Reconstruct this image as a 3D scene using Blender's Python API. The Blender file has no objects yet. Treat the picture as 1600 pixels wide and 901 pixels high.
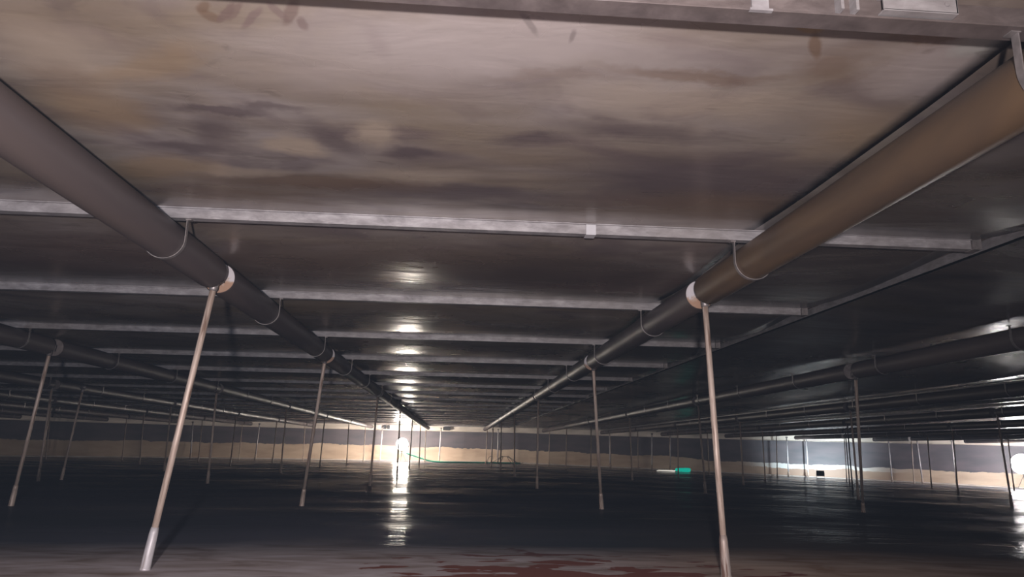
import bpy, bmesh, math, random
import numpy as np
from mathutils import Vector, Quaternion, Matrix
random.seed(7)
C = bpy.context.scene
COL = C.collection
PI = math.pi

# ------------------------------------------------------------------ camera
F, PITCH, ROLL, YAW = 1128.64, .2182, .0187, .0721
fw = Vector((math.sin(YAW)*math.cos(PITCH), math.cos(YAW)*math.cos(PITCH), math.sin(PITCH)))
r0 = Vector((math.cos(YAW), -math.sin(YAW), 0)); u0 = r0.cross(fw)
rt = r0*math.cos(ROLL)+u0*math.sin(ROLL); up = -r0*math.sin(ROLL)+u0*math.cos(ROLL)
cam = bpy.data.cameras.new('camera'); co = bpy.data.objects.new('camera', cam); COL.objects.link(co)
co.matrix_world = Matrix(((rt.x, up.x, -fw.x, 0), (rt.y, up.y, -fw.y, 0), (rt.z, up.z, -fw.z, 0), (0, 0, 0, 1)))
cam.sensor_width = 36; cam.lens = F/1600*36; cam.clip_start = .02; cam.clip_end = 300
C.camera = co

def proj(P):
    P = Vector(P); d = P.dot(fw)
    if d < .05: return None
    return (800+F*P.dot(rt)/d, 450.5-F*P.dot(up)/d)
def ray(x, y):
    return fw*F+rt*(x-800)-up*(y-450.5)

# ------------------------------------------------------------------ world, light, exposure
w = bpy.data.worlds.new('world'); C.world = w; w.use_nodes = True
w.node_tree.nodes['Background'].inputs[0].default_value = (.30, .38, .55, 1)
w.node_tree.nodes['Background'].inputs[1].default_value = .08
vs = w.node_tree.nodes.new('ShaderNodeVolumeScatter')      # thin bluish haze everywhere, added to lift the dark tones
vs.inputs['Density'].default_value = .0024; vs.inputs['Color'].default_value = (.55, .72, 1, 1); vs.inputs['Anisotropy'].default_value = .0
w.node_tree.links.new(vs.outputs[0], w.node_tree.nodes['World Output'].inputs['Volume'])
C.view_settings.view_transform = 'Standard'
try: C.view_settings.look = 'None'
except Exception: pass
C.view_settings.gamma = 1; C.view_settings.use_curve_mapping = False
C.view_settings.exposure = 0

def lamp(name, kind, loc, energy, color, size=.1, target=None, **k):
    l = bpy.data.lights.new(name, kind); l.energy = energy; l.color = color
    if kind == 'AREA': l.size = size
    else: l.shadow_soft_size = size
    for a, b in k.items(): setattr(l, a, b)
    o = bpy.data.objects.new(name, l); COL.objects.link(o); o.location = loc
    if target is not None:
        o.rotation_euler = (Vector(target)-Vector(loc)).to_track_quat('-Z', 'Y').to_euler()
    return o
# the hand lamp the photographer works by, behind and below the camera
lamp('hand_lamp_light', 'SPOT', (-.15, -.90, -.05), 1120, (1, .90, .885), .06, (-.60, 9.1, 1.15), spot_size=math.radians(106), spot_blend=1.)
lamp('added_cool_fill', 'AREA', (-6.5, -3.0, .1), 50, (.62, .75, 1), .8, (-4, 8, .6))  # added cool fill for the left side, not a known opening

# ------------------------------------------------------------------ shape of the place
RC, RR = (0.0, 2.5), 38.0          # tank centre and radius
ZB = 1.1075                        # underside of the deck beams
ZD = 1.165                         # deck sheet
def g(x):  return .0145*max(0., x-3)       # the deck hangs lower to the right
def gf(x): return .025*max(0., x-3)
def zfloor(x, y): return -.70-.001*max(0, y)-gf(x)
def gn(x): return .0145*np.maximum(0, x-3)

def onfloor(x, y, dz=0.):
    d = ray(x, y)
    t = (-.7+dz)/(d.z+.001*d.y)
    if d.x*t > 3: t = (-.7+.075+dz)/(d.z+.001*d.y+.025*d.x)
    return d*t

# ------------------------------------------------------------------ materials
def mat(name):
    m = bpy.data.materials.new(name); m.use_nodes = True
    nt = m.node_tree; nt.nodes.clear()
    out = nt.nodes.new('ShaderNodeOutputMaterial'); b = nt.nodes.new('ShaderNodeBsdfPrincipled')
    nt.links.new(b.outputs[0], out.inputs[0])
    return m, nt, b
def N(nt, t, **k):
    n = nt.nodes.new(t)
    for a, v in k.items():
        if a.startswith('_'): setattr(n, a[1:], v)
        else: n.inputs[a].default_value = v
    return n
def noise(nt, vec, scale, detail=4, dist=0., rough=.5):
    n = nt.nodes.new('ShaderNodeTexNoise'); n.inputs['Scale'].default_value = scale
    n.inputs['Detail'].default_value = detail; n.inputs['Distortion'].default_value = dist
    n.inputs['Roughness'].default_value = rough
    nt.links.new(vec, n.inputs['Vector']); return n.outputs['Fac']
def mapping(nt, scale=(1, 1, 1), rot=(0, 0, 0), loc=(0, 0, 0), obj=True):
    tc = nt.nodes.new('ShaderNodeTexCoord'); mp = nt.nodes.new('ShaderNodeMapping')
    mp.inputs['Scale'].default_value = scale; mp.inputs['Rotation'].default_value = rot
    mp.inputs['Location'].default_value = loc
    nt.links.new(tc.outputs['Object'], mp.inputs['Vector']); return mp.outputs['Vector']
def ramp(nt, fac, stops, interp='LINEAR'):
    r = nt.nodes.new('ShaderNodeValToRGB'); cr = r.color_ramp; cr.interpolation = interp
    while len(cr.elements) < len(stops): cr.elements.new(.5)
    for e, (p, c) in zip(cr.elements, stops):
        e.position = p; e.color = (*c, 1) if len(c) == 3 else c
    nt.links.new(fac, r.inputs[0]); return r.outputs[0]
def mix(nt, fac, a, b, blend='MIX'):
    m = nt.nodes.new('ShaderNodeMix'); m.data_type = 'RGBA'; m.blend_type = blend
    for s, v in ((0, fac), (6, a), (7, b)):
        if hasattr(v, 'links'): nt.links.new(v, m.inputs[s])
        else: m.inputs[s].default_value = v if s == 0 else (*v, 1)
    return m.outputs[2]
def math_(nt, op, a, b=None, c=None):
    m = nt.nodes.new('ShaderNodeMath'); m.operation = op
    for i, v in enumerate((a, b, c)):
        if v is None: continue
        if hasattr(v, 'links'): nt.links.new(v, m.inputs[i])
        else: m.inputs[i].default_value = v
    return m.outputs[0]
def rng(nt, v, a, b, c=0., d=1.):
    m = nt.nodes.new('ShaderNodeMapRange'); m.inputs[1].default_value = a; m.inputs[2].default_value = b
    m.inputs[3].default_value = c; m.inputs[4].default_value = d
    nt.links.new(v, m.inputs[0]); return m.outputs[0]
def bump(nt, b, h, strength, dist=.01):
    n = nt.nodes.new('ShaderNodeBump'); n.inputs['Strength'].default_value = strength
    n.inputs['Distance'].default_value = dist
    nt.links.new(h, n.inputs['Height']); nt.links.new(n.outputs[0], b.inputs['Normal'])

def simple(name, col, rough=.5, metal=0., var=.25, scale=6, stretch=(1, 1, 1)):
    m, nt, b = mat(name)
    v = mapping(nt, stretch)
    f = noise(nt, v, scale, 5)
    c = ramp(nt, f, [(.3, tuple(x*(1-var) for x in col)), (.7, tuple(min(1, x*(1+var)) for x in col))])
    nt.links.new(c, b.inputs['Base Color'])
    b.inputs['Roughness'].default_value = rough; b.inputs['Metallic'].default_value = metal
    return m
def emis(name, col, st):
    m, nt, b = mat(name)
    b.inputs['Base Color'].default_value = (*col, 1)
    b.inputs['Emission Color'].default_value = (*col, 1); b.inputs['Emission Strength'].default_value = st
    b.inputs['Roughness'].default_value = .4
    return m

# deck sheets: stained aluminium seen from below
PUR, BRN, CRM, TAN, PAL = (.19, .15, .16), (.27, .18, .125), (.66, .56, .46), (.50, .37, .24), (.66, .60, .60)
BLOBS = [(760, 70, 330, 50, 0, PAL, .75, .5), (600, 110, 210, 50, 0, PAL, .5, .6), (80, 90, 110, 60, 0, CRM, .6, .6), (1080, 160, 210, 26, 0, CRM, .45, .5),
         (1470, 105, 90, 50, .3, PAL, .6, .5), (1360, 215, 110, 40, .5, TAN, .5, .5), (1120, 285, 230, 42, 0, PUR, .8, .5), (1000, 205, 130, 13, .1, PUR, .5, .5),
         (830, 218, 60, 10, 0, PUR, .7, .5), (640, 238, 34, 8, 0, PUR, .8, .4), (335, 205, 31, 26, .3, PUR, .7, .7), (300, 228, 70, 8, 0, PUR, .6, .5),
         (520, 215, 26, 30, -.4, PUR, .55, .5), (700, 300, 170, 13, 0, PUR, .7, .5), (500, 285, 170, 12, 0, BRN, .6, .5), (380, 310, 120, 16, 0, BRN, .5, .5),
         (460, 225, 42, 18, 0, CRM, .8, .4), (590, 210, 34, 18, 0, CRM, .7, .4), (330, 262, 110, 10, 0, CRM, .7, .4), (640, 275, 90, 12, 0, CRM, .5, .5),
         (150, 170, 70, 30, -.6, TAN, .6, .5), (90, 120, 60, 26, -.5, BRN, .35, .5), (318, 14, 9, 8, .5, BRN, .6, .3), (330, 27, 12, 9, -.7, BRN, .55, .3), (353, 22, 7, 18, .6, (.30, .22, .20), .75, .25), (366, 20, 6, 16, .6, (.30, .22, .20), .6, .25),
         (392, 30, 7, 20, .6, (.33, .25, .24), .65, .25), (430, 22, 9, 15, -.3, (.33, .25, .24), .6, .25), (452, 25, 10, 22, .5, (.31, .23, .21), .65, .25), (470, 42, 8, 8, 0, (.33, .25, .24), .6, .3), (590, 70, 14, 24, -.2, (.50, .43, .43), .35, .6),
         (345, 175, 60, 4, .1, PUR, .7, .4), (420, 172, 60, 4, 0, PUR, .5, .4), (230, 100, 120, 16, -.5, TAN, .5, .5), (1050, 60, 60, 12, .2, (.42, .35, .35), .4, .5), (1535, 70, 40, 30, .3, (.62, .62, .60), .8, .4),
         (250, 262, 90, 16, -.3, TAN, .6, .5), (880, 120, 110, 6, 0, (.40, .33, .30), .5, .4), (1000, 440, 200, 20, 0, (.34, .20, .17), .5, .5), (480, 420, 150, 24, 0, (.34, .24, .20), .5, .5),
         (1310, 105, 60, 30, .4, BRN, .5, .5), (1450, 62, 50, 12, 0, BRN, .5, .4), (1265, 46, 28, 7, .3, TAN, .9, .2), (1275, 75, 10, 22, -.5, BRN, .7, .3),
         (600, 400, 330, 24, 0, (.30, .22, .18), .6, .5), (900, 420, 200, 30, 0, (.16, .12, .11), .7, .5), (420, 362, 90, 9, 0, (.42, .36, .32), .6, .4), (150, 400, 200, 40, 0, (.26, .17, .15), .6, .5),
         (822, 42, 6, 20, -.5, (.36, .32, .32), .6, .3), (890, 62, 5, 5, 0, (.34, .30, .30), .6, .4), (1090, 120, 140, 5, 0, BRN, .5, .5), (1150, 330, 240, 26, 0, BRN, .6, .5)]
def deck_mat(name, blobs=False, k=1., met=.22, r0_=.20):
    m, nt, b = mat(name)
    v = mapping(nt, (.55, 1.5, 1), (0, 0, .12))
    big = noise(nt, v, .75, 5, 2.4, .5)
    base = ramp(nt, big, [(.30, (.19, .155, .155)), (.43, (.34, .285, .265)), (.52, (.43, .375, .35)), (.62, (.50, .45, .44)), (.78, (.56, .51, .51))])
    tan = noise(nt, mapping(nt, (.5, 1.1, 1), (0, 0, -.2), (5, 2, 0)), .9, 5, 1.0)
    base = mix(nt, rng(nt, tan, .46, .68, 0, .75), base, (.40, .32, .22))
    pur = noise(nt, mapping(nt, (.8, 1.6, 1), (0, 0, .3), (9, 4, 0)), 1.3, 4, 2.2)
    base = mix(nt, rng(nt, pur, .50, .66, 0, .5), base, (.22, .17, .19))
    if blobs:
        tc = nt.nodes.new('ShaderNodeTexCoord')
        nz = nt.nodes.new('ShaderNodeTexNoise'); nz.inputs['Scale'].default_value = 3.2; nz.inputs['Detail'].default_value = 4
        nt.links.new(tc.outputs['Object'], nz.inputs['Vector'])
        va = nt.nodes.new('ShaderNodeVectorMath'); va.operation = 'MULTIPLY_ADD'
        nt.links.new(nz.outputs['Color'], va.inputs[0]); va.inputs[1].default_value = (.26, .26, 0); va.inputs[2].default_value = (-.13, -.13, 0)
        vb = nt.nodes.new('ShaderNodeVectorMath'); vb.operation = 'ADD'
        nt.links.new(va.outputs[0], vb.inputs[0]); nt.links.new(tc.outputs['Object'], vb.inputs[1])
        vc = nt.nodes.new('ShaderNodeVectorMath'); vc.operation = 'MULTIPLY_ADD'; nt.links.new(nz.outputs['Color'], vc.inputs[0]); vc.inputs[1].default_value = (.06, .06, 0); vc.inputs[2].default_value = (-.03, -.03, 0)
        nz.inputs['Roughness'].default_value = .62; nz.inputs['Detail'].default_value = 6
        vd = nt.nodes.new('ShaderNodeVectorMath'); vd.operation = 'ADD'; nt.links.new(vc.outputs[0], vd.inputs[0]); nt.links.new(tc.outputs['Object'], vd.inputs[1])
        for px, py, hw, hh, rot, colr, st, soft in BLOBS:
            q = ray(px, py); q = q*(1.15/q.z); qx = ray(px+hw, py); qx = qx*(1.15/qx.z); qy = ray(px, py-hh); qy = qy*(1.15/qy.z)
            rx = abs(qx.x-q.x); ry = max(.03, abs(qy.y-q.y))
            m1 = nt.nodes.new('ShaderNodeMapping'); m1.vector_type = 'TEXTURE'
            m1.inputs['Location'].default_value = (q.x, q.y, 0); m1.inputs['Rotation'].default_value = (0, 0, rot); m1.inputs['Scale'].default_value = (rx, ry, 1000)
            nt.links.new((vd if hw < 30 else vb).outputs[0], m1.inputs['Vector'])
            ln = nt.nodes.new('ShaderNodeVectorMath'); ln.operation = 'LENGTH'; nt.links.new(m1.outputs[0], ln.inputs[0])
            base = mix(nt, rng(nt, ln.outputs['Value'], 1.0+soft*.8, 1.0-soft, 0, min(1, st*1.15)), base, colr)
    # smears of wiped deposit
    sm = noise(nt, mapping(nt, (1.3, 3.2, 1), (0, 0, .9), (2, 1, 0)), 3.0, 5, 1.0)
    base = mix(nt, rng(nt, sm, .64, .70, 0, .4), base, (.23, .19, .17))
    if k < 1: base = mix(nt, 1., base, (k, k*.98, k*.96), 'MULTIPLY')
    nt.links.new(base, b.inputs['Base Color'])
    rg = noise(nt, mapping(nt, (1, 1, 1)), 1.1, 4)
    nt.links.new(rng(nt, rg, .3, .7, r0_, r0_+.14), b.inputs['Roughness'])
    b.inputs['Metallic'].default_value = met
    f = noise(nt, mapping(nt, (.8, 2.4, 1)), 2.2, 4, .4)
    bump(nt, b, f, .30, .02)
    return m
M_deck = deck_mat('stained_deck_sheet', True, .58)
M_deck2 = deck_mat('shade_toned_deck_sheet', False, .28, .1, .16)  # right deck: shade beyond the right tube put into a darker colour

def beam_mat(name='galvanised_beam', k=1., tint=(1, 1, 1)):
    m, nt, b = mat(name)
    f = noise(nt, mapping(nt, (3, 3, 8)), 3.5, 6, .3, .65)
    c = ramp(nt, f, [(.30, (.33*k, .31*k, .33*k)), (.5, (.52*k, .50*k, .53*k)), (.68, (.74*k, .72*k, .76*k))])
    f2 = noise(nt, mapping(nt, (1, 3, 3)), 1.3, 3)
    c = mix(nt, rng(nt, f2, .45, .7, 0, .45), c, (.40*k, .36*k, .34*k))
    c = mix(nt, 1., c, tint, 'MULTIPLY')
    nt.links.new(c, b.inputs['Base Color'])
    b.inputs['Roughness'].default_value = .45; b.inputs['Metallic'].default_value = .15
    return m
M_beam = beam_mat('galvanised_beam', .50)
M_beam0 = beam_mat('dull_front_beam', .21, (1, .86, .80))

def tube_mat():
    m, nt, b = mat('dull_pontoon_metal')
    f = noise(nt, mapping(nt, (2, .35, 2)), 1.4, 5, .5)
    c = ramp(nt, f, [(.32, (.06, .049, .052)), (.5, (.082, .066, .066)), (.7, (.10, .077, .068))])
    nt.links.new(c, b.inputs['Base Color'])
    b.inputs['Metallic'].default_value = .0; b.inputs['Specular IOR Level'].default_value = .3
    r = noise(nt, mapping(nt, (3, .6, 3)), 3, 4)
    nt.links.new(rng(nt, r, .3, .7, .42, .52), b.inputs['Roughness'])
    return m
M_tube = tube_mat()
def tube2_mat():
    m, nt, b = mat('rust_stained_pontoon_metal')
    f = noise(nt, mapping(nt, (2, .5, 2)), 1.6, 5, .6)
    c = ramp(nt, f, [(.32, (.06, .043, .032)), (.5, (.10, .065, .04)), (.7, (.16, .10, .05))])
    nt.links.new(c, b.inputs['Base Color'])
    b.inputs['Metallic'].default_value = .2; b.inputs['Roughness'].default_value = .45
    return m
M_tube2 = tube2_mat()
def cap_mat():
    m, nt, b = mat('rusty_white_cap')
    f = noise(nt, mapping(nt, (1, 1, 1)), 28, 5, .8)
    z = nt.nodes.new('ShaderNodeSeparateXYZ'); tc = nt.nodes.new('ShaderNodeTexCoord'); nt.links.new(tc.outputs['Object'], z.inputs[0])
    t = math_(nt, 'ADD', rng(nt, z.outputs[2], -.06, .02, .5, -.25), f)
    c = ramp(nt, t, [(.55, (.46, .44, .47)), (.68, (.36, .27, .22)), (.85, (.30, .18, .12))])
    nt.links.new(c, b.inputs['Base Color']); b.inputs['Roughness'].default_value = .6
    return m
M_cap = cap_mat()
M_strap = simple('strap_steel', (.24, .22, .22), .45, .5, .3, 20)
def pole_mat(name, lo, hi, rust):
    m, nt, b = mat(name)
    f = noise(nt, mapping(nt, (14, 14, 3)), 2.5, 6, .3, .6)
    c = ramp(nt, f, [(.35, lo), (.6, hi)])
    f2 = noise(nt, mapping(nt, (30, 30, 3), (0, 0, 0), (3, 1, 2)), 1.6, 5)
    c = mix(nt, rng(nt, f2, .52, .62, 0, .8), c, rust)
    nt.links.new(c, b.inputs['Base Color']); b.inputs['Roughness'].default_value = .5; b.inputs['Metallic'].default_value = .2
    return m
M_pole = pole_mat('tan_stained_leg', (.38, .29, .24), (.58, .48, .42), (.16, .09, .06))
M_sleeve = pole_mat('grey_white_leg_foot', (.42, .40, .42), (.62, .60, .64), (.36, .30, .29))
M_rust = pole_mat('rust_spotted_leg_foot', (.34, .26, .22), (.50, .43, .40), (.14, .06, .04))

def floor_mat():
    m, nt, b = mat('wet_tank_floor')
    tc = nt.nodes.new('ShaderNodeTexCoord'); s = nt.nodes.new('ShaderNodeSeparateXYZ'); nt.links.new(tc.outputs['Object'], s.inputs[0])
    # shore of the standing liquid: an irregular line a few metres out
    e = noise(nt, mapping(nt, (.35, .9, 1)), 1.2, 4)
    yy = math_(nt, 'ADD', s.outputs[1], math_(nt, 'MULTIPLY', math_(nt, 'SUBTRACT', e, .5), .9))
    wet = rng(nt, yy, 4.75, 5.75)
    # dry silt
    f = noise(nt, mapping(nt, (1.2, 3.2, 1)), 1.6, 5, .8)
    dry = ramp(nt, f, [(.3, (.34, .26, .22)), (.5, (.60, .53, .54)), (.7, (.80, .75, .80))])
    # tan silt to the right
    t = rng(nt, math_(nt, 'ADD', s.outputs[0], math_(nt, 'MULTIPLY', f, 1.5)), 1.6, 2.6)
    dry = mix(nt, t, dry, ramp(nt, f, [(.35, (.42, .27, .18)), (.65, (.72, .57, .48))]))
    # red-brown rust bloom in the middle
    r = noise(nt, mapping(nt, (.9, 2.2, 1), (0, 0, 0), (1.7, .4, 0)), 3.0, 5, .5)
    dx = math_(nt, 'ABSOLUTE', math_(nt, 'SUBTRACT', s.outputs[0], .60))
    dy = math_(nt, 'ABSOLUTE', math_(nt, 'SUBTRACT', s.outputs[1], 4.1))
    mk = math_(nt, 'SUBTRACT', r, math_(nt, 'ADD', math_(nt, 'MULTIPLY', dx, .16), math_(nt, 'MULTIPLY', dy, .16)))
    dry = mix(nt, rng(nt, mk, .34, .37), dry, (.30, .115, .085))
    f3 = noise(nt, mapping(nt, (.12, .25, 1)), 1.3, 3)
    wc = ramp(nt, f3, [(.35, (.065, .082, .10)), (.65, (.15, .155, .205))])
    # thin brown silt showing through on the right
    wr = rng(nt, math_(nt, 'SUBTRACT', s.outputs[0], math_(nt, 'MULTIPLY', s.outputs[1], .12)), .5, 2.0, 0, .6)
    wc = mix(nt, math_(nt, 'MULTIPLY', wr, rng(nt, yy, 11, 5.5)), wc, (.16, .11, .075))
    nt.links.new(mix(nt, wet, dry, wc), b.inputs['Base Color'])
    pt = noise(nt, mapping(nt, (.35, .9, 1), (0, 0, 0), (4, 7, 0)), .9, 4, .5)
    rwet = rng(nt, pt, .42, .60, .07, .30)
    nt.links.new(mix(nt, wet, (.55, .55, .55), rwet), b.inputs['Roughness'])
    b.inputs['Specular IOR Level'].default_value = .3
    h = noise(nt, mapping(nt, (.35, 1.3, 1)), 1.8, 3, .6)
    h2 = noise(nt, mapping(nt, (1, 2, 1)), 6, 3)
    hh = math_(nt, 'ADD', math_(nt, 'MULTIPLY', h, 1.), math_(nt, 'MULTIPLY', h2, .16))
    bump(nt, b, hh, .8, .085)
    # silt-clouded liquid: a matt bed showing through a broken glossy film
    df = nt.nodes.new('ShaderNodeBsdfDiffuse'); nt.links.new(b.inputs['Base Color'].links[0].from_socket, df.inputs[0])
    ms = nt.nodes.new('ShaderNodeMixShader'); fm = noise(nt, mapping(nt, (.45, 1.1, 1), (0, 0, 0), (1, 3, 0)), 1.6, 4, .8)
    far_ = rng(nt, s.outputs[1], 18, 34, .0, .5)
    nt.links.new(math_(nt, 'MULTIPLY', math_(nt, 'ADD', rng(nt, fm, .44, .64, .13, .55), far_), rng(nt, s.outputs[1], 5, 22, .13, 1)), ms.inputs[0])
    nt.links.new(df.outputs[0], ms.inputs[1]); nt.links.new(b.outputs[0], ms.inputs[2])
    nt.links.new(ms.outputs[0], [n for n in nt.nodes if n.type == 'OUTPUT_MATERIAL'][0].inputs[0])
    return m
M_floor = floor_mat()

def wall_mat():
    m, nt, b = mat('stained_tank_wall')
    tc = nt.nodes.new('ShaderNodeTexCoord'); s = nt.nodes.new('ShaderNodeSeparateXYZ'); nt.links.new(tc.outputs['Object'], s.inputs[0])
    X, Z = s.outputs[0], s.outputs[2]
    # height above the (sloping) floor
    hf = math_(nt, 'ADD', Z, math_(nt, 'ADD', .74, math_(nt, 'MULTIPLY', .025, math_(nt, 'MAXIMUM', 0, math_(nt, 'SUBTRACT', X, 3)))))
    e = noise(nt, mapping(nt, (.3, .3, 1)), 1.5, 8, .3, .7)
    e2 = noise(nt, mapping(nt, (.05, .05, 0)), 1.6, 1)
    h = math_(nt, 'ADD', hf, math_(nt, 'ADD', math_(nt, 'MULTIPLY', math_(nt, 'SUBTRACT', e, .5), .55), math_(nt, 'MULTIPLY', math_(nt, 'SUBTRACT', e2, .5), .3)))
    lim = rng(nt, X, -8, 14, .80, .62)
    up_ = math_(nt, 'GREATER_THAN', h, lim)
    n1 = noise(nt, mapping(nt, (.5, .5, 2)), 1.5, 5)
    dark = ramp(nt, n1, [(.35, (.085, .08, .095)), (.65, (.13, .11, .125))])
    n2 = noise(nt, mapping(nt, (.6, .6, 2.5), (0, 0, 0), (3, 3, 3)), 1.2, 5)
    tan = ramp(nt, n2, [(.3, (.40, .29, .21)), (.7, (.58, .47, .37))])
    # a white lime line under the boundary from the middle to the right
    wl = math_(nt, 'GREATER_THAN', h, math_(nt, 'SUBTRACT', lim, .19))
    wz = math_(nt, 'MULTIPLY', rng(nt, X, 14.5, 16.5), rng(nt, X, 22, 19))
    tan = mix(nt, math_(nt, 'MULTIPLY', wl, wz), mix(nt, wz, tan, (.36, .24, .18)), (.70, .72, .72))
    nt.links.new(mix(nt, up_, tan, dark), b.inputs['Base Color'])
    b.inputs['Roughness'].default_value = .55
    return m
M_wall = wall_mat()
M_rim = simple('pale_rim_metal', (.62, .56, .50), .38, .25, .2, 2, (.5, .5, 3))
M_chime = simple('pale_base_strip', (.60, .55, .52), .5, 0, .2, 2)
M_black = simple('dark_casing', (.035, .035, .038), .5, .2, .3, 20)
M_lampglow = emis('lamp_globe', (1, .97, .92), 60)
M_green = simple('green_hose', (.03, .42, .28), .45, 0, .15, 20)
M_teal = emis('teal_glow', (.0, .78, .58), .4)
M_whitebeam = emis('white_glow', (1, .95, .85), .6)

# ------------------------------------------------------------------ mesh helpers
def link(name, me, m=None, parent=None, loc=None):
    o = bpy.data.objects.new(name, me); COL.objects.link(o)
    if m is not None and not me.materials: me.materials.append(m)
    if parent is not None: o.parent = parent
    if loc is not None: o.location = loc
    return o
def tag(o, label=None, cat=None, group=None, kind=None):
    for k, v in (('label', label), ('category', cat), ('group', group), ('kind', kind)):
        if v: o[k] = v
    return o
def empty(name, loc):
    o = bpy.data.objects.new(name, None); COL.objects.link(o); o.location = loc; o.empty_display_size = .1
    return o
def obj(name, bm, m, parent=None, smooth=False, loc=None, bevel=0):
    me = bpy.data.meshes.new(name); bm.normal_update(); bm.to_mesh(me); bm.free()
    if smooth:
        for p in me.polygons: p.use_smooth = True
    o = link(name, me, m, parent, loc)
    if bevel:
        md = o.modifiers.new('bevel', 'BEVEL'); md.width = bevel; md.segments = 2; md.limit_method = 'ANGLE'
    return o
def box(bm, c, s, R=None):
    r = bmesh.ops.create_cube(bm, size=1)
    for v in r['verts']:
        p = Vector((v.co.x*s[0], v.co.y*s[1], v.co.z*s[2]))
        if R: p = R @ p
        v.co = p+Vector(c)
def ring(bm, c, ax, r, n=24, ref=Vector((0, 0, 1))):
    ax = ax.normalized(); a = ax.cross(ref)
    if a.length < 1e-4: a = ax.cross(Vector((1, 0, 0)))
    a.normalize(); b = ax.cross(a)
    return [bm.verts.new(c+a*(r*math.cos(2*PI*i/n))+b*(r*math.sin(2*PI*i/n))) for i in range(n)]
def lathe(bm, base, ax, prof, n=24, caps=True):
    """prof: list of (distance along axis, radius)"""
    base = Vector(base); ax = Vector(ax).normalized()
    rs = [ring(bm, base+ax*t, ax, r, n) for t, r in prof]
    for a, b in zip(rs, rs[1:]):
        for i in range(n): bm.faces.new((a[i], a[(i+1) % n], b[(i+1) % n], b[i]))
    if caps:
        bm.faces.new(rs[0][::-1]); bm.faces.new(rs[-1])
def tube(bm, pts, r, n=8):
    pts = [Vector(p) for p in pts]; rs = []
    for i, p in enumerate(pts):
        t = pts[min(i+1, len(pts)-1)]-pts[max(i-1, 0)]
        rs.append(ring(bm, p, t, r, n))
    for a, b in zip(rs, rs[1:]):
        for i in range(n): bm.faces.new((a[i], a[(i+1) % n], b[(i+1) % n], b[i]))
    bm.faces.new(rs[0][::-1]); bm.faces.new(rs[-1])
def grid_mesh(name, xs, ys, Z, m, keep=None, parent=None):
    nx, ny = len(xs), len(ys)
    XX, YY = np.meshgrid(xs, ys)
    co_ = np.stack([XX, YY, Z(XX, YY)], -1).reshape(-1, 3)
    idx = np.arange(nx*ny).reshape(ny, nx)
    f = np.stack([idx[:-1, :-1], idx[1:, :-1], idx[1:, 1:], idx[:-1, 1:]], -1).reshape(-1, 4)   # faces down
    if keep is not None:
        cx = co_[f, 0].mean(1); cy = co_[f, 1].mean(1); f = f[keep(cx, cy)]
    me = bpy.data.meshes.new(name); me.vertices.add(len(co_)); me.vertices.foreach_set('co', co_.ravel())
    me.loops.add(f.size); me.loops.foreach_set('vertex_index', f.ravel())
    me.polygons.add(len(f)); me.polygons.foreach_set('loop_start', np.arange(len(f))*4)
    me.update(calc_edges=True); me.validate()
    me.polygons.foreach_set('use_smooth', np.ones(len(me.polygons), bool))
    return link(name, me, m, parent)

# smooth wave noise from a few crossed sines
rs_ = np.random.RandomState(3)
def wavesum(n, lx, ly, amp):
    K = [(rs_.uniform(-1, 1)*2*PI/lx, rs_.uniform(.4, 1)*2*PI/ly*rs_.choice([-1, 1]), rs_.uniform(0, 6.3), rs_.uniform(.5, 1)) for _ in range(n)]
    def f(X, Y):
        z = 0
        for kx, ky, ph, a in K: z = z+a*np.sin(kx*X+ky*Y+ph)
        return z*amp/n**.5
    return f

# ------------------------------------------------------------------ setting: deck overhead, floor, wall
inside = lambda cx, cy: (cx-RC[0])**2+(cy-RC[1])**2 < (RR+.3)**2
w1 = wavesum(9, 2.4, 1.1, .0035); w2 = wavesum(6, 6., 3., .006); w3 = wavesum(9, .8, 4.0, .009)
Y1 = 3.6281
XG = 2.80                                                # the long girder
def Zl(X, Y):
    t = ((Y-Y1)/2) % 1.0
    k = np.floor((Y-Y1)/2)
    a = .050+.012*np.sin(k*2.1+X*.35)
    a = np.where(k < 0, np.where(X > 1.7, .08, .02), a)
    a = np.where(k == 0, .043, a)
    env = np.sin(PI*t)
    return ZD-4*a*t*(1-t)+(w1(X, Y)+w2(X, Y))*env-gn(X)
def Zr(X, Y):
    t = ((X-XG)/2.6) % 1.0
    return ZD-.035*4*t*(1-t)*(1+.5*np.sin(Y*.6+X))+w3(X, Y)*np.sin(PI*t)-gn(X)
ys = np.concatenate([np.arange(-6.372, Y1, .1), np.arange(Y1, 41.6, .08)])
xl = np.concatenate([np.arange(-39, -6, .3), np.arange(-6, 1.55, .11), [1.55]]); xm = np.linspace(1.55, XG, 12)
xr = np.concatenate([np.arange(XG, 12, .09), np.arange(12, 39, .2)])
cl = grid_mesh('ceiling', xl, ys, Zl, M_deck, inside); tag(cl, kind='structure')
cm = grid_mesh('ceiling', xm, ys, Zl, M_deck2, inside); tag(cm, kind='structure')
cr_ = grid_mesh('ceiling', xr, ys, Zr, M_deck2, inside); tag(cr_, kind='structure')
for o in (cl, cm, cr_):
    md = o.modifiers.new('thickness', 'SOLIDIFY'); md.thickness = .004; md.offset = -1

fx = np.arange(-39, 39.5, .5); fy = np.concatenate([np.arange(-6.4, 41.8, .4)])
fl = grid_mesh('floor', fx, fy, lambda X, Y: -.70-.001*np.maximum(0, Y)-.025*np.maximum(0, X-3), M_floor, inside)
fl.data.flip_normals(); tag(fl, kind='structure')

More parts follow.
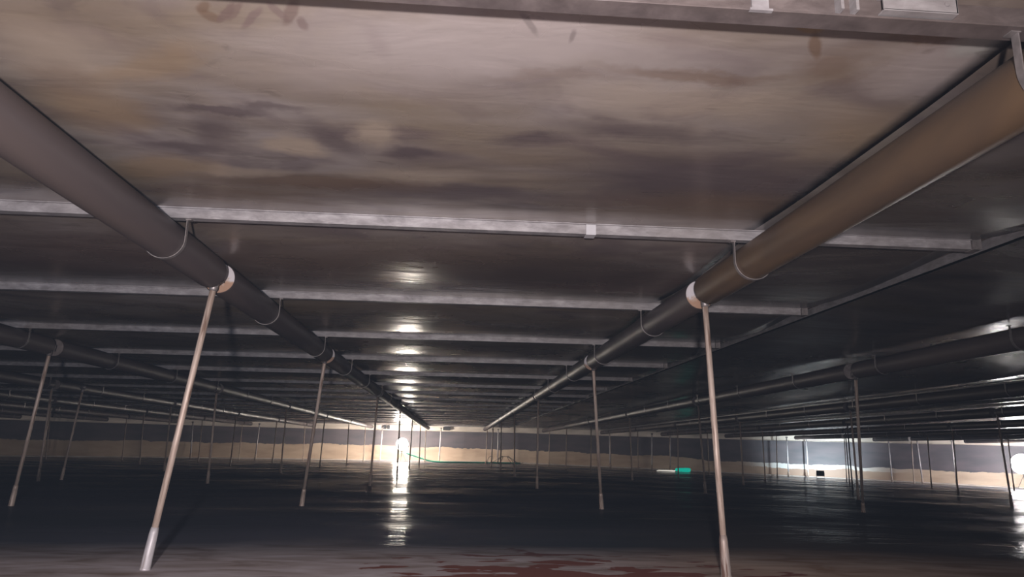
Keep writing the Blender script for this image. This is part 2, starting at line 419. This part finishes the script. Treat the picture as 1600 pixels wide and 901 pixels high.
def arc(a0, a1, n):           # angles measured from +Y, clockwise
    return [a0+(a1-a0)*i/n for i in range(n+1)]
def onring(a, r): return (RC[0]+r*math.sin(a), RC[1]+r*math.cos(a))
A0, A1 = math.radians(-100), math.radians(100)
def curved(name, m, prof, n=150, a0=A0, a1=A1, parent=None):
    """prof(x,y) -> closed list of (radius, z)"""
    bm = bmesh.new(); rings = []
    for a in arc(a0, a1, n):
        x, y = onring(a, RR)
        rings.append([bm.verts.new((*onring(a, r), z)) for r, z in prof(x, y)])
    k = len(rings[0])
    for p, q in zip(rings, rings[1:]):
        for i in range(k): bm.faces.new((p[i], p[(i+1) % k], q[(i+1) % k], q[i]))
    bm.faces.new(rings[0]); bm.faces.new(rings[-1][::-1])
    bmesh.ops.recalc_face_normals(bm, faces=bm.faces[:])
    return obj(name, bm, m, parent)
o = curved('wall_far', M_wall, lambda x, y: [(RR, zfloor(x, y)-.05), (RR, 1.3), (RR+.05, 1.3), (RR+.05, zfloor(x, y)-.05)]); tag(o, kind='structure')
# base strip where shell and floor meet
o = curved('trim_1', M_chime, lambda x, y: [(RR, zfloor(x, y)), (RR, zfloor(x, y)+.045), (RR-.22, zfloor(x, y)+.03), (RR-.22, zfloor(x, y))]); tag(o, kind='structure')
# rim plate hanging from the deck's edge
o = curved('rim_plate', M_rim, lambda x, y: [(RR-.30, ZD-.02-g(x)), (RR-.30, .875-g(x)), (RR-.36, .86-g(x)), (RR-.36, .85-g(x)), (RR-.28, .85-g(x)), (RR-.28, ZD-.02-g(x))])
tag(o, 'pale metal rim plate curving along the top of the far tank wall', 'rim plate')

# ------------------------------------------------------------------ deck beams
ORD = ['first', 'second', 'third', 'fourth', 'fifth', 'sixth', 'seventh', 'eighth', 'ninth', 'tenth', 'eleventh', 'twelfth', 'thirteenth', 'fourteenth', 'fifteenth', 'sixteenth', 'seventeenth', 'eighteenth', 'nineteenth', 'twentieth']
def beam_bm(x0, x1, h, wd=.052, lip=.012):
    """hat section running along X: a web box with two thin lips on top, origin at the underside"""
    prof = [(-wd/2, 0), (wd/2, 0), (wd/2, h-.006), (wd/2+lip, h-.006), (wd/2+lip, h), (-wd/2-lip, h), (-wd/2-lip, h-.006), (-wd/2, h-.006)]
    bm = bmesh.new()
    n = max(2, int((x1-x0)/2)); R = []
    for i in range(n+1):
        x = x0+(x1-x0)*i/n
        R.append([bm.verts.new((x, a, b)) for a, b in prof])
    k = len(prof)
    for p, q in zip(R, R[1:]):
        for i in range(k): bm.faces.new((p[i], q[i], q[(i+1) % k], p[(i+1) % k]))
    bm.faces.new(R[0]); bm.faces.new(R[-1][::-1])
    bmesh.ops.recalc_face_normals(bm, faces=bm.faces[:])
    return bm
def chord(y): return math.sqrt(max(0, (RR-.45)**2-(y-RC[1])**2))
k = 0
for i in range(19):
    y = Y1+2*i; xm = -chord(y)
    if -xm < 4: break
    root = empty('deck_beam', (0, y, ZB))
    obj('rail', beam_bm(xm, XG-.03, ZD-ZB-.002), M_beam, root)
    lab = 'grey metal crossbeam under the deck, %s across counting from the front' % ORD[i]
    if i == 0: lab = 'broad grey metal crossbeam above the two near tube lengths, with a small white clip'
    if i == 1: lab = 'grey metal crossbeam just past the two near support legs'
    tag(root, lab, 'beam', 'crossbeams under the deck')
    if i == 0:
        bm = bmesh.new(); box(bm, (.67, -.031, .028), (.052, .006, .058)); box(bm, (.67, 0, -.003), (.052, .066, .005))
        c = obj('clip', bm, simple('white_clip', (.42, .42, .45), .5, 0, .1), root); tag(c, 'white clip')
    bm = bmesh.new(); box(bm, (XG-.0, 0, .028), (.05, .07, .060)); obj('end_plate', bm, M_strap, root)

# near beam at the top of the frame: deeper, with cleats and a cut channel end
y0 = Y1-2
root = empty('front_beam', (0, y0, ZB-.004))
tag(root, 'deep brown-grey crossbeam with bolted cleats along the top edge of the picture', 'beam')
bm = bmesh.new(); box(bm, (-1.5, 0, .003), (8.6, .066, .006)); box(bm, (-1.5, 0, .032), (8.6, .048, .058)); obj('flange', bm, M_beam0, root, bevel=.001)
bm = bmesh.new(); box(bm, (.74, -.027, .034), (.045, .006, .058)); box(bm, (.74, -.03, .002), (.06, .012, .006)); obj('cleat', bm, M_beam, root)
for cxx in (.945, .985):
    bm = bmesh.new(); box(bm, (cxx, -.03, .034), (.008, .05, .058)); box(bm, (cxx+.015, -.008, .034), (.03, .006, .05)); lathe(bm, (cxx+.012, -.012, .036), (0, -1, 0), [(0, .006), (.008, .006)], 10); obj('cleat', bm, M_beam, root)
bm = bmesh.new(); box(bm, (1.155, -.052, .034), (.20, .006, .046)); box(bm, (1.155, -.04, .012), (.20, .03, .005)); box(bm, (1.155, -.04, .058), (.20, .03, .005)); box(bm, (1.252, -.04, .035), (.005, .03, .046))
lathe(bm, (1.225, -.054, .036), (0, -1, 0), [(0, .007), (.006, .007)], 10)
c = obj('channel', bm, M_beam, root, bevel=.001); tag(c, 'light grey cut channel end')

# long girder at the right of the second tube, and the lengthwise stiffeners beyond it
def ybeam(name, x, y_0, y_1, h, wd, m, label, group=None):
    root = empty(name, (x, 0, ZB-g(x)))
    bm = bmesh.new(); box(bm, (0, (y_0+y_1)/2, h/2), (wd, y_1-y_0, h)); box(bm, (0, (y_0+y_1)/2, .003), (wd+.008, y_1-y_0, .006))
    obj('rail', bm, m, root)
    tag(root, label, 'beam', group)
    return root
def chordy(x): return RC[1]+math.sqrt(max(0, (RR-.45)**2-x*x))
M_gird = beam_mat('worn_girder', .35)
ybeam('girder', XG+.07, -2, chordy(XG), ZD-ZB-.002, .035, M_gird, 'long narrow girder running to the far wall, right of the near right tube')
NW = ['', 'nearest', 'second', 'third', 'fourth', 'fifth', 'sixth', 'seventh', 'eighth', 'ninth', 'tenth']
for i in range(1, 9):
    x = XG+2.6*i
    ybeam('stiffener', x, 1.0, chordy(x)-.1, .05, .03, M_gird, 'thin lengthwise rail under the dark right deck, %s to the right of the long girder' % ['', 'first', 'second', 'third', 'fourth', 'fifth', 'sixth', 'seventh', 'eighth'][i], 'lengthwise rails under the right deck')

# ------------------------------------------------------------------ pontoon tubes and legs
RT = .097; ZC = 1.0
ROWS = {1: 1.55, 2: 4.68, 3: 7.75, 4: 10.8, 5: 13.85, 6: 16.9, 7: 19.95, 8: 23.0, 9: 26.05,
        -1: -1.497, -2: -4.46, -3: -7.4, -4: -10.4, -5: -13.4, -6: -16.4, -7: -19.4, -8: -22.4}
LEGY = [4.40, 8.22, 13.9, 19.6, 25.3, 31.0, 36.7]
GAP = .085
def pontoon_parts(L):
    """shell along +Y from 0 to L with inset dished ends"""
    bm = bmesh.new(); lathe(bm, (0, 0, 0), (0, 1, 0), [(0, RT-.003), (.004, RT), (.008, RT), (.03, RT), (L/2, RT), (L-.03, RT), (L-.008, RT), (L-.004, RT), (L, RT-.003)], 40, caps=False)
    me = bpy.data.meshes.new('tube'); bmesh.ops.recalc_face_normals(bm, faces=bm.faces[:]); bm.to_mesh(me); bm.free()
    for p in me.polygons: p.use_smooth = True
    return me
def cap_mesh(s):
    bm = bmesh.new(); lathe(bm, (0, 0, 0), (0, s, 0), [(-.004, .0005), (.0, RT*.6), (.0035, RT-.005), (.012, RT-.004)], 40, caps=False)
    me = bpy.data.meshes.new('end_cap'); bm.to_mesh(me); bm.free(); me.materials.append(M_cap); return me
CAPF, CAPB = cap_mesh(1), cap_mesh(-1)
M_dimcap = simple('dim_far_cap', (.16, .14, .14), .6, 0, .3, 20)  # far caps: weaker light out there is put into a darker colour
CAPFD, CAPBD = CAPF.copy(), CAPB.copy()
for _m in (CAPFD, CAPBD): _m.materials[0] = M_dimcap
def strap_mesh():
    bm = bmesh.new(); pts = [(RT+.002, 0, ZB-ZC+.001)]; n = 20
    for i in range(n+1):
        a = PI*i/n; pts.append(((RT+.002)*math.cos(a), 0, -(RT+.002)*math.sin(a)))
    pts.append((-RT-.002, 0, ZB-ZC+.001))
    A = []
    for x, _, z in pts:
        d = Vector((x, 0, min(z, 0))).normalized()*.004
        A.append([bm.verts.new(p) for p in ((x, -.012, z), (x, .012, z), (x+d.x, .012, z+d.z), (x+d.x, -.012, z+d.z))])
    for p, q in zip(A, A[1:]):
        for i in range(4): bm.faces.new((p[i], p[(i+1) % 4], q[(i+1) % 4], q[i]))
    bm.faces.new(A[0]); bm.faces.new(A[-1][::-1])
    for s in (-1, 1): box(bm, (s*(RT+.012), 0, ZB-ZC-.004), (.028, .03, .006))
    bmesh.ops.recalc_face_normals(bm, faces=bm.faces[:])
    me = bpy.data.meshes.new('strap'); bm.to_mesh(me); bm.free(); me.materials.append(M_strap); return me
STRAP = strap_mesh()
def rowname(r):
    s = 'left' if r < 0 else 'right'
    return {1: 'near row on the %s' % s, 2: 'second row on the %s' % s, 3: 'third row on the %s' % s}.get(abs(r), '%s row on the %s' % (ORD[abs(r)-1], s))
def inframe(pts, m=60):
    for p in pts:
        q = proj(p)
        if q and -m < q[0] < 1600+m and -m < q[1] < 901+m: return True
    return False
cache = {}
for r in sorted(ROWS, key=abs):
    x = ROWS[r]; z = ZC-g(x); yend = chordy(x)-.35
    cuts = [-1.3]+([4.40] if abs(r) == 1 else [2.6])+[y for y in LEGY[1:] if y < yend-1]+[yend]
    n = 0
    for a, b in zip(cuts, cuts[1:]):
        if not inframe([(x, a+(b-a)*t, z) for t in (0, .25, .5, .75, 1)]): continue
        n += 1
        ya, yb = a+GAP, b-GAP; L = round(yb-ya, 3)
        root = empty('pontoon', (x, ya, z))
        mt = M_tube2 if (r == 1 and n == 1) else M_tube
        if (L, mt.name) not in cache:
            me = pontoon_parts(L); me.materials.append(mt); cache[(L, mt.name)] = me
        link('tube', cache[(L, mt.name)], None, root)
        nr = abs(r) == 1 and n < 4
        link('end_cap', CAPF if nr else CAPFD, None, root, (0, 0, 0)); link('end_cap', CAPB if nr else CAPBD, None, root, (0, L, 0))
        yy = Y1-4
        while yy < yb:
            if yy > ya+.05 and yy < yb-.05: link('strap', STRAP, None, root, (0, yy-ya, 0))
            yy += 2
        if n == 1 and abs(r) == 1:
            lab = ('dark grey pontoon tube crossing the upper left corner, nearest of its row' if r < 0 else 'rust-brown pontoon tube crossing the upper right corner, nearest of its row')
        else:
            lab = 'grey pontoon tube, %s from the front in the %s' % (ORD[n-1], rowname(r))
        tag(root, lab, 'pontoon', 'pontoon tubes under the deck')

# legs: base point on the floor, top in the gap between two tubes
def leg_meshes():
    D = {}
    bm = bmesh.new(); lathe(bm, (0, 0, 0), (0, 0, 1), [(0, .0185), (1, .0185)], 16); D['pole'] = bm
    bm = bmesh.new(); lathe(bm, (0, 0, 0), (0, 0, 1), [(0, .031), (.012, .030), (.013, .0285), (.20, .0245), (.235, .0205)], 16); D['foot'] = bm
    bm = bmesh.new(); lathe(bm, (0, 0, -.005), (0, 0, 1), [(0, .020), (.01, .025), (.06, .025), (.07, .020)], 16); box(bm, (0, 0, .09), (.10, .012, .07)); D['top_clamp'] = bm
    out = {}
    for k_, bm in D.items():
        me = bpy.data.meshes.new(k_); bmesh.ops.recalc_face_normals(bm, faces=bm.faces[:]); bm.to_mesh(me); bm.free()
        for p in me.polygons: p.use_smooth = len(p.vertices) == 4
        out[k_] = me
    return out
LM = leg_meshes(); LM['pole'].materials.append(M_pole); LM['foot'].materials.append(M_sleeve); LM['top_clamp'].materials.append(M_strap)
FOOT_R = LM['foot'].copy(); FOOT_R.materials[0] = M_rust
POLE_P = LM['pole'].copy(); POLE_P.materials[0] = M_sleeve; FOOT_D = LM['foot'].copy(); FOOT_D.materials[0] = M_pole
def leg(base, top, label, group='support legs', rusty=False, thick=1., pale=False):
    base, top = Vector(base), Vector(top)
    root = empty('support_leg', base)
    d = top-base; q = Vector((0, 0, 1)).rotation_difference(d)
    root.rotation_mode = 'QUATERNION'; root.rotation_quaternion = q
    p = link('pole', POLE_P if pale else LM['pole'], None, root, (0, 0, .002)); p.scale = (thick, thick, d.length-.002)
    f = link('foot', FOOT_R if rusty else (FOOT_D if 'nearest' not in label else LM['foot']), None, root); f.scale = (thick, thick, 1)
    link('top_clamp', LM['top_clamp'], None, root, (0, 0, d.length))
    tag(root, label, 'support leg', group)
    return root
ZT = ZC-RT+.002
def fl3(x, y): return Vector((x, y, zfloor(x, y)))
special = {(-1, 0): (onfloor(226, 890), 'tan-stained support leg with a pale grey foot, nearest leg on the left'),
           (1, 0): (onfloor(1135, 903), 'tan-stained support leg with a rust-spotted foot, nearest leg on the right'),
           (-1, 1): (onfloor(471, 790), 'thin pale leaning leg, second under the near left tube row'),
           (1, 1): (onfloor(940, 795), 'thin grey leg, second under the near right tube row'),
           (-2, 1): (onfloor(17, 790), 'dim leaning leg at the far left edge of the picture'),
           (2, 1): (onfloor(1349, 800), 'dim grey leg with its foot in the wet floor, right of the near right leg')}
for r in sorted(ROWS, key=abs):
    x = ROWS[r]; n = 0
    for i, y in enumerate(LEGY):
        if i == 0 and abs(r) != 1: continue
        if y > chordy(x)-1.2: continue
        top = Vector((x, y, ZT-g(x)))
        if not inframe([top, (x, y, -.3), (x, y, -.7)], 10): continue
        n += 1
        if (r, i) in special:
            b, lab = special[(r, i)]
        else:
            b = fl3(x+random.uniform(-.05, .05), y+random.uniform(-.1, .1))
            lab = 'thin support leg, %s from the front, under tubes of the %s' % (ORD[n-1], rowname(r))
        leg(b, top, lab, rusty=(r, i) == (1, 0))
# second legs standing close beside others
for (bx, tp, lab) in (((-7.25, 14.4), (-7.13, 14.45), 'thin leg close behind the dim leaning leg at the far left'),
                      ):
    leg(fl3(*bx), (tp[0], tp[1], ZT-g(tp[0])), lab)
# legs along the rim
rim_px = [297, 402, 596, 688, 759, 778, 930, 1019, 1044, 1230, 1257, 1364, 1434, 1488]
for i, px in enumerate(rim_px):
    d = ray(px, 700); d.z = 0; d.normalize()
    bq = d.x*RC[0]+d.y*RC[1]; rr = RR-.9-(.5 if i % 2 else 0)
    t = bq+math.sqrt(bq*bq-(RC[0]**2+RC[1]**2)+rr*rr)
    p = d*t
    for rx in ROWS.values():
        if abs(p.x-rx) < .42: p.x = rx+.42
    leg(fl3(p.x+random.uniform(-.08, .08), p.y), (p.x, p.y, .90-g(p.x)), 'pale short leg standing close to the far wall under the rim, %s from the left' % ORD[i], 'legs along the far wall', thick=1.6, pale=True)

# ------------------------------------------------------------------ lamps
def work_lamp(name, base, h, rad, glow, label, energy, color, facing=None, casing=True):
    root = empty(name, base)
    tag(root, label, 'lamp')
    bm = bmesh.new(); tube(bm, [(0, 0, .25), (0, 0, h-rad)], .014)
    obj('post', bm, M_black, root)
    for k_ in range(3):
        a = k_*2*PI/3+.4
        bm = bmesh.new(); tube(bm, [(0, 0, h*.55), (.26*math.cos(a), .26*math.sin(a), .008)], .009); obj('leg', bm, M_black, root)
    bm = bmesh.new(); n = 14
    lathe(bm, (0, 0, h-rad), (0, 0, 1), [(rad-rad*math.cos(PI*i/n), max(.002, rad*math.sin(PI*i/n))) for i in range(n+1)], 28)
    obj('globe', bm, glow, root, smooth=True)
    bm = bmesh.new(); lathe(bm, (0, 0, h-rad-.03), (0, 0, 1), [(0, .05), (.04, .08)], 20); obj('collar', bm, M_black, root)
    L = lamp('lamp_light', 'POINT', Vector(base)+Vector((0, 0, h)), energy, color, rad+.02)
    L.parent = root; L.location = (0, 0, h)
    return root
def ground_at(px, dist):
    d = ray(px, 700); d.z = 0; d.normalize(); q = d*dist; return fl3(q.x, q.y)
work_lamp('work_lamp', ground_at(628, 37.6), .86, .30, M_lampglow, 'blazing white globe lamp on a stand by the far wall, near the middle', 8000, (1, .88, .76))
b = ground_at(1594, 37.0)
work_lamp('work_lamp', b, 1.0, .40, M_lampglow, 'blazing white globe lamp on a tripod at the right edge of the picture', 5000, (.96, .93, 1))
# third lamp, seen from behind, throwing cool light on the wall
b = ground_at(1279, 36.6)
root = empty('floodlight', b); tag(root, 'small dark floodlight seen from behind, lighting the wall cool white', 'lamp')
R = Matrix.Rotation(-math.atan2(b.x, b.y), 3, 'Z') @ Matrix.Rotation(math.radians(20), 3, 'X')
bm = bmesh.new(); box(bm, (0, 0, .24), (.34, .10, .24), R); obj('housing', bm, M_black, root, bevel=.02)
bm = bmesh.new(); box(bm, Vector((0, 0, .24))+R @ Vector((0, .052, 0)), (.30, .006, .20), R); obj('lens', bm, emis('cool_lens', (.8, .95, 1), 12), root)
bm = bmesh.new(); tube(bm, [(-.19, 0, .24), (-.19, 0, .012), (.19, 0, .012), (.19, 0, .24)], .012); obj('bracket', bm, M_black, root)
L = lamp('flood_light', 'SPOT', (0, 0, 0), 1300, (.78, .93, 1), .1, spot_size=1.7, spot_blend=.9)
dirn = Vector((b.x, b.y, 0)).normalized(); L.parent = root; L.location = Vector((0, 0, .26))+dirn*.08
L.rotation_euler = (dirn+Vector((0, 0, .30))).to_track_quat('-Z', 'Y').to_euler()

# ------------------------------------------------------------------ small things on the floor
def path_obj(name, pts, r, m, label, cat):
    bm = bmesh.new(); P = []
    pts = [Vector(p) for p in pts]
    for i in range(len(pts)-1):
        p0, p1, p2, p3 = pts[max(i-1, 0)], pts[i], pts[i+1], pts[min(i+2, len(pts)-1)]
        for s in range(6):
            t = s/6
            P.append(.5*((2*p1)+(p2-p0)*t+(2*p0-5*p1+4*p2-p3)*t*t+(3*p1-p0-3*p2+p3)*t**3))
    P.append(pts[-1]); tube(bm, P, r, 8)
    return tag(obj(name, bm, m, smooth=True), label, cat)
lb = ground_at(628, 37.6)
path_obj('hose', [lb+Vector((.25, -.15, .42)), lb+Vector((.9, -.25, .22)), lb+Vector((1.6, -.4, .05)), lb+Vector((2.6, -.5, .035)), lb+Vector((4.2, -.2, .035)), lb+Vector((6.0, .1, .035))], .035, M_green,
         'green hose dropping from the middle lamp to the foot of the far wall', 'hose')
wb = ground_at(786, 37.0)
pts = []
for i in range(26):
    a = i*.75; pts.append(wb+Vector((-.75+i*.06+.25*math.cos(a), .3*math.sin(a), .02+.17*(1+math.sin(a*1.3)))))
path_obj('cable', pts, .012, M_black, 'loose tangle of thin dark cable standing against the far wall', 'cable')
# glowing torch on the floor
tb = ground_at(1066, 36.4); root = empty('torch', tb); root.rotation_euler = (0, 0, -.1)
tag(root, 'glowing teal torch lying on the wet floor in front of the far wall', 'torch')
bm = bmesh.new(); lathe(bm, (-.36, 0, .10), (1, 0, 0), [(0, .03), (.02, .065), (.1, .085), (.6, .10), (.70, .085), (.72, .04)], 18); obj('barrel', bm, M_teal, root, smooth=True)
bm = bmesh.new(); lathe(bm, (-1.25, 0, .045), (1, 0, 0), [(0, .012), (.1, .035), (.75, .04), (.88, .03)], 14); c = obj('light_streak', bm, M_whitebeam, root, smooth=True); tag(c, 'glowing white streak of torch light')  # solid glowing shape standing in for the torch's light on the floor
# clips on the rim
for px, dx, lab, sz in ((601, 0, 'left one of two small dark clips on the rim plate above the middle lamp', .16), (607, 0, 'right one of two small dark clips on the rim plate above the middle lamp', .14), (698, 0, 'dark hanging box on the rim plate right of the middle lamp', .40)):
    d = ray(px, 669); d.z = 0; d.normalize(); rr = RR-.46
    bq = d.x*RC[0]+d.y*RC[1]; t = bq+math.sqrt(bq*bq-(RC[0]**2+RC[1]**2)+rr*rr); p = d*t
    root = empty('hanging_box' if sz > .3 else 'rim_clip', (p.x, p.y, .93)); tag(root, lab, 'box' if sz > .3 else 'clip')
    bm = bmesh.new(); box(bm, (0, 0, .07), (sz, .14, .18)); obj('body', bm, M_black, root, bevel=.01)
    bm = bmesh.new(); box(bm, (0, .03, .17), (sz*.6, .03, .05)); box(bm, (0, .08, .17), (sz*.3, .09, .03)); obj('bracket', bm, M_strap, root)
